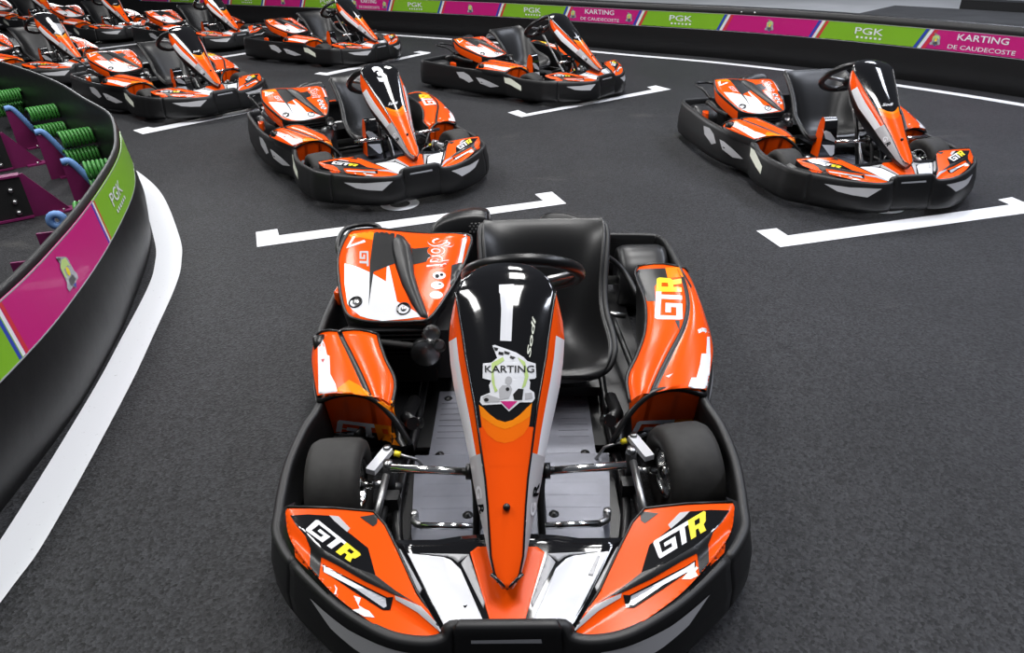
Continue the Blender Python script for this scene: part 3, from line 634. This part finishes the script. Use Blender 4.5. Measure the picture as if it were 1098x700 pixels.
# ------------------------------------------------------------------ the ten karts
def copy_tree(o, parent=None):
    c = o.copy(); COL.objects.link(c)
    if parent: c.parent = parent
    for ch in list(o.children): copy_tree(ch, c)
    return c
KL = ['nearest orange and black kart, white number 1 and club crest on its nose',
      'orange and black rental kart with a white number 3 on its black nose shield',
      'orange and black kart standing alone at the right behind its own white grid box',
      'orange and black kart nearest the far barrier, pointing right, seen above number 3',
      'orange and black kart just past the end of the curved barrier, left of number 3',
      'orange and black kart under the far banners, directly behind the number 3 kart',
      'orange and black kart with a pale crest on its shield, half behind the curved barrier',
      'orange and black kart with its nose touching the tail of the kart under the banners',
      'orange and black kart in the top left row, second kart from the left edge',
      'farthest orange and black kart, cut by the top left edge of the photo']
karts = [kart]
for K in range(1, 10):
    c = copy_tree(kart); c.location = (POSE[K][0], POSE[K][1], 0); c.rotation_euler = (0, 0, POSE[K][2]); karts.append(c)
for K, o in enumerate(karts): tag(o, KL[K], 'go-kart', 'rental karts on the starting grid')
def child(o, stem): return [c for c in o.children if c.name.startswith(stem)][0]
for K in (0, 6):
    bpy.data.objects.remove(child(child(karts[K], 'nose_cone'), 'maker_script'))
n0 = child(karts[0], 'nose_cone'); n1 = child(karts[1], 'nose_cone'); n6 = child(karts[6], 'nose_cone')
o = num_decal('race_number', [cN([(228, 158), (284, 156), (274, 370), (232, 368), (236, 250), (232, 192), (228, 188)])], 'white', 0, n0); o['label'] = 'white number 1'
o = num_decal('race_number', mapped(text_polys('3', .055, .0), [(407.5, 88.5), (417.0, 86.0), (407.5, 70.2), (397.5, 72.2)]), 'white', 1, n1, step=3); o['label'] = 'white number 3'
o = num_decal('race_number', mapped(text_polys('6', .05, .0), [(58.5, 29.5), (62.5, 28.5), (53, 20), (48.5, 21.5)]), 'white', 6, n6, step=2); o['label'] = 'white racing number'
sc_ = MB(); decal(sc_, nv, mapped(text_polys('Sodi', .02, .3), cN([(345, 432), (368, 280), (352, 276), (330, 430)])), 'cream', 0, 2, 5); sc_.build('maker_script', n0)
def crest(mb, f, dk=None, kw=None, L=1.):
    kw = kw or {}
    decal(mb, dk, [f([(195, 72), (215, 68), (300, 98), (375, 125), (430, 160), (460, 190), (520, 208), (525, 310), (515, 322), (470, 325), (480, 350), (475, 400), (510, 425), (515, 470), (495, 498), (400, 500), (320, 568), (265, 512), (120, 520), (102, 495), (108, 455), (180, 425), (170, 370), (188, 335), (122, 318), (125, 208), (190, 200), (232, 165)])], 'white', layer=2 * L, **kw)
    decal(mb, dk, [f([(190, 205), (275, 158), (285, 185), (225, 225), (205, 280), (215, 370), (235, 410), (215, 425), (190, 340)]), f([(385, 160), (440, 195), (468, 300), (445, 375), (415, 400), (440, 310), (430, 230)])], 'pale_green', layer=2.6 * L, **kw)
    decal(mb, dk, [f([(205, 84), (240, 92), (232, 112), (214, 110)]), f([(244, 118), (280, 124), (276, 146), (240, 138)]), f([(285, 112), (330, 126), (318, 142), (284, 134)]), f([(330, 148), (372, 160), (350, 176), (326, 166)])], 'black', layer=2.6 * L, **kw)
    decal(mb, dk, [f(disc(318, 335, 26, 32)), f([(245, 400), (270, 370), (330, 372), (345, 400), (320, 470), (250, 480)]), f([(120, 460), (160, 440), (250, 470), (250, 495), (140, 500)]), f([(440, 430), (490, 425), (500, 470), (440, 480)])], 'grey', layer=2.6 * L, **kw)
    decal(mb, dk, [f([(350, 440), (390, 395), (430, 400), (420, 480), (360, 480)]), f(disc(150, 480, 18, 14)), f(disc(310, 400, 14, 14))], 'black', layer=2.9 * L, **kw)
    decal(mb, dk, [f([(255, 490), (385, 490), (320, 552)])], 'magenta', layer=2.9 * L, **kw)
cb = MB(); crest(cb, cS, nv, {'step': 6})
decal(cb, nv, mapped(text_polys('KARTING', .012), cS([(140, 275), (510, 275), (512, 222), (138, 222)])), 'black', 0, 3.2, 5)
o = cb.build('crest_sticker', n0); o['label'] = 'white KARTING crest sticker'
cb = MB(); fo = lambda L_: [(52.5 + (x - 100) * .032 + (y - 70) * .012, 25 + (y - 70) * .026 - (x - 100) * .006) for x, y in L_]
decal(cb, nv, [fo([(195, 72), (430, 160), (520, 208), (515, 322), (475, 400), (510, 470), (320, 568), (110, 500), (180, 425), (125, 208)])], 'silver', 6, 2, 2); cb.build('crest_sticker', n6)

# ------------------------------------------------------------------ setting
fl_ = MB(); fl_.add([(-30, -6, 0), (22, -6, 0), (22, 40, 0), (-30, 40, 0)], [(0, 1, 2, 3)], 'asphalt', False); tag(fl_.build('floor'), 'dark grey asphalt of the kart track', 'floor', kind='structure')
def strip(name, pts, m, z=.003, label=None):
    mb = MB(); t = tessellate_polygon([[Vector((x, y, 0)) for x, y in pts]]); mb.add([(x, y, z) for x, y in pts], t, m, False)
    return tag(mb.build(name), label, 'painted line', kind='structure')
def pxy(L): return [tuple(onz(u, v).to_2d()) for u, v in L]
g1, g2, g3 = cro(270, 190, 3.137), cro(800, 190, 3.685), cro(530, 80, 5.49)
strip('trim_1', pxy(g1([(14, 186), (86, 175), (92, 197), (980, 80), (952, 58), (1010, 50), (1058, 90), (18, 236)])), 'road_paint', label='white grid box line between the nearest kart and number 3')
strip('trim_2', pxy(g2([(40, 213), (120, 203), (165, 232), (1040, 110), (995, 90), (1050, 80), (1125, 112), (1130, 140), (135, 278)])), 'road_paint', label='white grid box line in front of the kart at right')
strip('trim_3', pxy(g3([(80, 225), (140, 210), (190, 232), (930, 90), (900, 75), (950, 65), (1040, 88), (160, 252)])), 'road_paint', label='white grid box line below the kart by the far barrier')
def bay(K, name, lab):
    """the same box line in front of another kart"""
    pts = [(-.98, -1.11), (-.98, -1.43), (.98, -1.43), (.98, -1.11), (.86, -1.11), (.86, -1.29), (-.86, -1.29), (-.86, -1.11)]
    x, y, a = POSE[K]; c, s = math.cos(a), math.sin(a)
    strip(name, [(x + c * p - s * q, y + s * p + c * q) for p, q in pts], 'road_paint', label=lab)
g4, g5 = cro(0, 0, 3.786), cro(330, 35, 7.32)
strip('trim_4', pxy(g4([(540, 530), (600, 516), (625, 520), (1040, 436), (1110, 424), (1110, 434), (1050, 450), (580, 546)])), 'road_paint', label='white grid box line beyond the end of the curved barrier')
strip('trim_5', pxy(g5([(50, 325), (95, 312), (150, 316), (890, 163), (830, 155), (880, 146), (970, 158), (940, 168), (150, 338)])), 'road_paint', label='white grid box line below the kart under the banners')
for i, K in enumerate((6, 7, 8)): bay(K, 'trim_%d' % (6 + i), ['white grid box line ahead of the half hidden kart', 'white grid box line ahead of the back row kart', 'white grid box line ahead of the distant corner kart'][i])
# a painted number half under the kart
def arc_paint(name, u, v, a0, a1, ro, ri, lab):
    c = onz(u, v); ex = Vector((.83, .55, 0)); ey = Vector((-.55, .83, 0)); O = []; I = []
    for k in range(25):
        a = math.radians(a0 + (a1 - a0) * k / 24); d = ex * math.cos(a) + ey * math.sin(a); O.append((c + d * ro).to_2d()); I.append((c + d * ri).to_2d())
    strip(name, [tuple(p) for p in O + I[::-1]], 'road_paint', .0035, lab)
arc_paint('trim_9', 429, 219, 140, 385, .125, .065, 'white painted grid number half under kart number 3')
arc_paint('trim_10', 943, 221, 170, 360, .14, .09, 'faint white painted grid number under the kart at right')

def offset_path(path, d):
    N = len(path); out = []
    for i, p in enumerate(path):
        t = path[min(i + 1, N - 1)] - path[max(i - 1, 0)]; out.append(p + Vector((t.y, -t.x, 0)).normalized() * d)
    return out
FARW = catmull([(x, y, 0) for x, y in [(-16, 22.0), (-11.5, 19.2), (-7.2, 16.45), (-5.05, 15.1), (-3.2, 14.0), (-1.48, 12.85), (-.06, 11.85), (1.0, 11.0), (1.85, 10.28), (2.78, 9.55), (3.62, 8.72), (4.38, 7.75), (4.92, 6.95), (5.3, 6.2), (5.55, 5.4), (5.6, 4.4)]], 10)
NEARW = catmull([(x, y, 0) for x, y in [(-1.66, -.6), (-1.62, .3), (-1.62, 1.2), (-1.66, 2.0), (-1.74, 2.5), (-1.86, 3.0), (-2.05, 3.62), (-2.24, 4.06), (-2.56, 4.64), (-3.0, 5.17), (-3.55, 5.83), (-4.2, 6.5), (-5, 7.25), (-6.2, 8.3), (-8.5, 10.2)]], 10)
# painted edge lines
def edge_line(name, path, d0, d1, lab):
    a, b_ = offset_path(path, d0), offset_path(path, d1); mb = MB(); mb.grid([[(p.x, p.y, .003) for p in a], [(p.x, p.y, .003) for p in b_]], 'road_paint', smooth=False); tag(mb.build(name), lab, 'painted line', kind='structure')
edge_line('trim_11', FARW, .27, .385, 'white edge line along the foot of the far barrier')
LO = catmull([(x, y, 0) for x, y in [(-1.42, -.6), (-1.385, .5), (-1.39, 1.27), (-1.40, 1.54), (-1.51, 2.26), (-1.60, 2.72), (-1.70, 3.2), (-1.79, 3.5), (-1.95, 3.87), (-2.42, 4.71), (-2.93, 5.36), (-3.5, 6.0)]], 8)
edge_line('trim_12', LO, 0, -.135, 'white curved edge line around the near spring barrier')

def barrier_mesh(path, prof):
    N = len(path); rows = []
    for i, p in enumerate(path):
        t = path[min(i + 1, N - 1)] - path[max(i - 1, 0)]; n = Vector((t.y, -t.x, 0)).normalized(); rows.append([p + n * o + Vector((0, 0, z)) for o, z, *_ in prof])
    mb = MB(); mb.grid(rows, lambda i, j: prof[j][2]); mb.add(rows[0], [tuple(range(len(prof)))], 'skin', False); mb.add(rows[-1], [tuple(range(len(prof)))], 'skin', False); return mb
def arclen(path):
    s = [0]
    for a, b_ in zip(path, path[1:]): s.append(s[-1] + (b_ - a).length)
    return s
class Band:
    """banner strip along a barrier: (arc length, height) to a point on its face"""
    def __init__(b, path, off, z0, z1, lean=0): b.p, b.s, b.off, b.z0, b.z1, b.lean = path, arclen(path), off, z0, z1, lean
    def at(b, s, z, extra=0):
        s = max(0, min(b.s[-1] - 1e-4, s)); i = max(k for k in range(len(b.s) - 1) if b.s[k] <= s); t = (s - b.s[i]) / (b.s[i + 1] - b.s[i])
        def nn(i):
            q = b.p[min(i + 1, len(b.p) - 1)] - b.p[max(i - 1, 0)]; return Vector((q.y, -q.x, 0)).normalized()
        n = nn(i).lerp(nn(i + 1), t).normalized(); return b.p[i].lerp(b.p[i + 1], t) + n * (b.off + extra + b.lean * (b.z1 - z)) + Vector((0, 0, z)), n
    def find(b, u, v, z):
        """arc length where a sight line meets the band"""
        best = None
        for k in range(len(b.s) * 12):
            s = b.s[-1] * k / (len(b.s) * 12 - 1); P, n = b.at(s, z); d = (P - CP); x, zc_ = d.dot(RV), d.dot(F0)
            if zc_ <= 0: continue
            e = abs(W / 2 + F * x / zc_ - u); vv = H / 2 - F * d.dot(UV) / zc_; e += 0 if not v else .3 * abs(vv - v)
            if best is None or e < best[0]: best = (e, s)
        return best[1]
    def strip(b, s0, s1, z0, z1, m, extra=0, slant=0, mb=None, thick=.003):
        mb = mb or MB(); n = max(2, int((s1 - s0) / .08)); rows = []
        for z, ex in ((z0, extra - thick), (z0, extra), (z1, extra), (z1, extra - thick)):
            rows.append([b.at(s0 + (s1 - s0) * k / n + slant * (z - b.z0) / (b.z1 - b.z0), z, ex)[0] for k in range(n + 1)])
        mb.grid(rows, m, smooth=False); return mb
    def flat(b, mb, polys, m, extra, step=.05):
        V, Fc = flat_mesh(polys, step); mb.add([b.at(p.x, p.y, extra)[0] for p in V], Fc, m, False)
def crest_small(band, mb, s, z, h, ex):
    f = lambda L_: [(s + (x - 315) / 500 * h, z - (y - 318) / 500 * h) for x, y in L_]
    for k, (m, polys) in enumerate([('silver', [[(195, 72), (215, 68), (430, 160), (470, 200), (480, 380), (515, 440), (495, 498), (400, 500), (320, 568), (265, 512), (120, 520), (108, 455), (170, 400), (170, 220), (232, 165)]]),
            ('pale_green', [[(190, 205), (300, 150), (420, 170), (440, 300), (380, 260), (240, 260), (220, 380), (180, 330)]]), ('yellow', [disc(318, 320, 46, 60)]), ('steel', [[(240, 400), (390, 390), (420, 480), (230, 490)], [(205, 84), (280, 110), (276, 140), (214, 120)]]), ('blue', [[(280, 500), (370, 500), (320, 552)]])]):
        band.flat(mb, [f(p) for p in polys], m, ex + .0006 * k)
def lettering(band, mb, txt, s0, s1, z0, z1, m, ex, bold=.01):
    band.flat(mb, [[(s0 + (s1 - s0) * x, z0 + (z1 - z0) * y) for x, y in p] for p in text_polys(txt, bold)], m, ex)
def emblem(band, parent, s, z, h, ex):
    mb = MB(); crest_small(band, mb, s, z, h, ex); return mb.build('emblem', parent)
def pgk(band, mb, s, z, w, h, ex):
    lettering(band, mb, 'PGK', s - w / 2, s + w / 2, z - h * .12, z + h / 2, 'white', ex, .005)
    for k in range(6): band.flat(mb, [[(s - w * .42 + k * w * .16, z - h / 2), (s - w * .34 + k * w * .16, z - h / 2), (s - w * .34 + k * w * .16, z - h * .32), (s - w * .42 + k * w * .16, z - h * .32)]], 'white', ex)
def tricolour(band, parent, s, z0, z1, flip=1, w=.045):
    o = None; mb = MB()
    for k, m in enumerate(('blue', 'white', 'red')): band.strip(s + (k - 1.5) * w + w * .13, s + (k - .5) * w - w * .09, z0 + .006, z1 - .006, m, .0030, .10 * flip, mb, .001)
    return mb.build('stripe_panel', parent)
def make_barrier(path, prof, lab, group):
    root = bpy.data.objects.new('track_barrier', None); COL.objects.link(root); tag(root, lab, 'barrier', group)
    barrier_mesh(path, prof).build('rubber_skin', root); return root
PROF_F = [(0, 0, 'skin'), (.015, .10, 'skin'), (.012, .30, 'skin'), (.0, .55, 'rim_black'), (-.006, .60, 'rim_black'), (-.03, .612, 'rim_black'), (-.11, .612, 'rim_black'), (-.13, .60, 'skin'), (-.13, 0, 'skin')]
bf = make_barrier(FARW, PROF_F, 'long black barrier with green and pink banners along the far side of the track', None)
B = Band(FARW, .008, .33, .53)
UB = [1124, 988, 874, 773, 683, 605, 534, 471, 417, 375, 323, 281, 245, 212, 180, 150]
sb_ = [B.find(u, 0, .43) for u in UB]; sb_ = [sb_[0] + .0] + sb_[1:]; sb_ = [min(sb_[0] + 1.2, B.s[-1] - .05)] + sb_ if False else sb_
for i in range(len(sb_) - 1):
    s1, s0 = sb_[i], sb_[i + 1]; pink = i % 2 == 0; mb = B.strip(s0, s1, .33, .53, 'magenta' if pink else 'green', .002, .08)
    for za, zb_ in ((.33, .335), (.525, .53)): B.strip(s0, s1, za, zb_, 'silver', .0035, 0, mb, .001)
    c = (s0 + s1) / 2 + .04
    o = mb.build('banner_panel', bf); lt = MB()
    if not pink: pgk(B, lt, c, .43, .32, .11, .005)
    elif i in (0, 4, 8):
        w = s1 - s0; emblem(B, o, s0 + w * .13, .43, .13, .005); lettering(B, lt, 'KARTING', s0 + w * .30, s0 + w * .70, .445, .505, 'white', .005, .012)
        lettering(B, lt, 'DE CAUDECOSTE', s0 + w * .24, s0 + w * .77, .36, .40, 'white', .005, .004); emblem(B, o, s0 + w * .90, .43, .13, .005)
    else: emblem(B, o, c, .43, .14, .005)
    if lt.v: lt.build('lettering', o)
    tricolour(B, bf, s0 + .0, .33, .53)
bl = MB()
for u in (795, 809, 480, 486):
    P, n = B.at(B.find(u, 0, .56), .56); bl.lathe([(0, .012), (.012, .010), (.012, 0)], P, n, 'bolt', 8)
bl.build('bolt_heads', bf)

PROF_N = [(.03, 0, 'skin'), (.045, .12, 'skin'), (.03, .30, 'skin'), (.006, .52, 'skin'), (.004, .545, 'rim_black'), (-.002, .558, 'piping'), (-.016, .558, 'piping'), (-.02, .545, 'skin'), (-.012, 0, 'skin')]
bn = make_barrier(NEARW, PROF_N, 'curved black spring barrier with a pink banner at the left edge', None)
BN = Band(NEARW, .010, .335, .535, .10)
sA, sB, sC_ = BN.find(11, 338, .43), BN.find(108.5, 228, .43), BN.find(132, 185, .43)
for (s0, s1, m) in ((sA - 1.55, sA, 'green'), (sA, sB, 'magenta'), (sB, sB + 1.35, 'green')):
    mb = BN.strip(s0, s1, .335, .535, m, .003)
    for za, zb_ in ((.335, .340), (.530, .535)): BN.strip(s0, s1, za, zb_, 'silver', .0045, 0, mb, .001)
    o = mb.build('banner_panel', bn); lt = MB()
    if m == 'magenta':
        c = BN.find(71, 270, .43); f = lambda L_: [(c + (x - 315) / 500 * .20, .43 - (y - 318) / 500 * .17) for x, y in L_]; emblem(BN, o, c, .43, .15, .006)
    elif s0 > sA: pgk(BN, lt, BN.find(125, 190, .43), .43, .26, .10, .006)
    if lt.v: lt.build('lettering', o)
for s in (sA, sB): tricolour(BN, bn, s, .335, .535, 0, .022)
# inside the barrier: springs, brackets with foam edges, bolted beam
def perp(P):
    best = min(range(len(NEARW)), key=lambda i: (NEARW[i] - P).length); t = NEARW[min(best + 1, len(NEARW) - 1)] - NEARW[best - 1]; return NEARW[best], Vector((t.y, -t.x, 0)).normalized(), t.normalized()
def spring(P, n, L, R=.052, turns=9):
    mb = MB(); u = n.orthogonal().normalized(); w = n.cross(u); pts = [P + n * (L * k / (turns * 12)) + (u * math.cos(k * math.pi / 6) + w * math.sin(k * math.pi / 6)) * R for k in range(turns * 12 + 1)]
    mb.tube(pts, .0105, 'spring', 6); mb.tube([P, P + n * L], .018, 'black', 8); mb.build('coil_spring', bn)
def pull(P, n0, gap=.02):
    q, n, t = perp(P); L = (q - P).dot(n) - gap; return n, max(.1, L)
for u, v, z in ((52, 120, .30), (57, 139, .17), (94, 145, .30), (100, 164, .17), (114, 180, .30), (122, 200, .17), (11, 103, .30), (20, 115, .17), (-20, 92, .30), (128, 222, .30)):
    E_ = onz(u, v, z); q, n, t = perp(Vector((E_.x, E_.y, 0))); P = Vector((q.x, q.y, z)) - n * .235; spring(P, n, .215)
def gusset(a, n, t, prof, name='bracket'):
    mb = MB(); th = t * .006; P = [a + n * d + Vector((0, 0, z)) for d, z in prof]; k = len(P)
    mb.grid([[p - th for p in P], [p + th for p in P]], 'purple', cv=True, smooth=False); mb.add([p - th for p in P], [tuple(range(k))], 'purple', False); mb.add([p + th for p in P], [tuple(range(k - 1, -1, -1))], 'purple', False)
    e = max(d for d, z in prof)
    mb.box(a + n * (e - .06) + Vector((0, 0, .006)), (.13, .10, .012), 'purple', Matrix.Rotation(math.atan2(n.y, n.x), 3, 'Z'))
    for kk in (-1, 1): mb.lathe([(0, .014), (.008, .014), (.009, 0)], a + n * (e - .05) + t * (.032 * kk) + Vector((0, 0, .012)), (0, 0, 1), 'bolt', 8)
    return mb.build(name, bn)
for u, v in ((2, 118), (37, 143), (67, 174), (0, 282)):
    E_ = onz(u, v, .337); q, n, t = perp(Vector((E_.x, E_.y, 0))); a = q - n * .315
    o = gusset(a, n, t, [(-.04, 0), (.14, 0), (.115, .12), (.02, .325), (-.04, .325)])
    if u == 0: continue
    h_ = MB(); h_.tube(catmull([a + n * -.04 + Vector((0, 0, .345)), a + n * .005 + Vector((0, 0, .342)), a + n * .05 + Vector((0, 0, .27)), a + n * .115 + Vector((0, 0, .13))], 6), .021, 'foam', 10); h_.build('foam_edge', o)
E_ = onz(61, 236, .36); q, n, t = perp(Vector((E_.x, E_.y, 0))); o = gusset(q - n * .33, n, t, [(-.04, 0), (.1, 0), (.06, .30), (-.04, .30)])
h_ = MB(); h_.tube([E_ + (n * math.cos(k * math.pi / 8) + Vector((0, 0, 1)) * math.sin(k * math.pi / 8)) * .030 for k in range(16)], .019, 'foam', 10, closed=True); h_.build('foam_ring', o)
for P, L in ((onz(37, 232, 0), .75), (onz(14, 181, 0), .75)):
    q, n, t = perp(P); a = Vector((P.x, P.y, 0)); bd = MB(); Rz = Matrix.Rotation(math.atan2(n.y, n.x), 3, 'Z')
    bd.box(a - n * (L / 2) + Vector((0, 0, .135)), (L, .05, .27), 'board', Rz); bd.box(a - n * (L / 2) + Vector((0, 0, .276)), (L, .07, .012), 'purple', Rz); bd.box(a - n * (L / 2) + Vector((0, 0, .012)), (L, .09, .012), 'purple', Rz)
    for z in (.05, .12, .195): bd.lathe([(0, .022), (.010, .020), (.016, .010), (.018, 0)], a - n * .07 - t * .025 + Vector((0, 0, z)), -t, 'bolt', 10)
    bd.build('bolted_beam', bn); gusset(a, n, t, [(0, 0), (.22, 0), (.20, .02), (.02, .28), (0, .28)])

# beyond the far barrier: concrete apron, a dark raised edge and a low black kerb
o1 = offset_path(FARW, -.2); mb = MB(); mb.grid([[(p.x, p.y, .004) for p in o1], [(p.x + 14, p.y + 16, .004) for p in o1]], 'concrete', smooth=False); tag(mb.build('floor'), 'pale concrete apron beyond the far barrier', 'floor', kind='structure')
def along(d0, d1, u0, z0, z1, m, name, lab):
    b0 = Band(FARW, 0, 0, 1); s0 = b0.find(u0, 0, .5); i0 = min(range(len(b0.s)), key=lambda i: abs(b0.s[i] - s0)); a, b_ = offset_path(FARW, -d0)[i0:], offset_path(FARW, -d1)[i0:]
    mb = MB(); mb.grid([[p + Vector((0, 0, z0)) for p in a], [p + Vector((0, 0, z1)) for p in a], [p + Vector((0, 0, z1)) for p in b_], [p + Vector((0, 0, z0)) for p in b_]], m, cu=True, smooth=False)
    mb.add([a[0] + Vector((0, 0, z0)), a[0] + Vector((0, 0, z1)), b_[0] + Vector((0, 0, z1)), b_[0] + Vector((0, 0, z0))], [(0, 1, 2, 3)], m, False)
    return tag(mb.build(name), lab, 'platform', kind='structure')
along(.30, 3.0, 852, .0, .43, 'slab', 'trim_13', 'dark grey raised walkway behind the far barrier')
along(3.02, 3.3, 905, .0, .54, 'rim_black', 'trim_14', 'low black kerb behind the raised walkway')

# ------------------------------------------------------------------ light: soft hall daylight and roof strip lamps
wd = bpy.data.worlds.new('world'); S.world = wd; wd.use_nodes = True; nt = wd.node_tree; bg = nt.nodes['Background']
tc = nt.nodes.new('ShaderNodeTexCoord'); sx = nt.nodes.new('ShaderNodeSeparateXYZ'); nt.links.new(tc.outputs['Generated'], sx.inputs[0])
rp = nt.nodes.new('ShaderNodeValToRGB'); nt.links.new(sx.outputs['Z'], rp.inputs[0])
e = rp.color_ramp.elements; e[0].position = 0; e[0].color = (.10, .105, .115, 1); e[1].position = 1; e[1].color = (.14, .15, .175, 1)
k_ = rp.color_ramp.elements.new(.18); k_.color = (.11, .12, .14, 1)
k_ = rp.color_ramp.elements.new(.55); k_.color = (.13, .14, .16, 1)
nt.links.new(rp.outputs[0], bg.inputs['Color']); bg.inputs['Strength'].default_value = .62
def lamp(x, y, z, sx_, sy_, watts, rz=0, col=(.97, .985, 1)):
    d = bpy.data.lights.new('roof_strip_lamp', 'AREA'); d.shape = 'RECTANGLE'; d.size = sx_; d.size_y = sy_; d.energy = watts; d.color = col
    o = bpy.data.objects.new('roof_strip_lamp', d); COL.objects.link(o); o.location = (x, y, z); o.rotation_euler = (0, 0, rz); return o
for x in (-4.6, .9, 6.4):
    for y in (1.7, 5.6, 11): lamp(x, y, 6.5, 1.3, 2.4, 235, col=(.90, .95, 1.08) if x > 5 else (1, .99, .98))
d = bpy.data.lights.new('far_left_fill', 'AREA'); d.shape = 'RECTANGLE'; d.size = 7; d.size_y = 3; d.energy = 900; d.color = (.95, .98, 1)  # unseen area light added to brighten the far left asphalt, no opening modelled
o = bpy.data.objects.new('far_left_fill', d); COL.objects.link(o); o.location = (-14, 25, 2.6); o.rotation_euler = (math.radians(-90), 0, math.radians(28))
S.view_settings.view_transform = 'Standard'; S.view_settings.look = 'None'; S.view_settings.gamma = 1; S.view_settings.exposure = 0; S.view_settings.use_curve_mapping = False
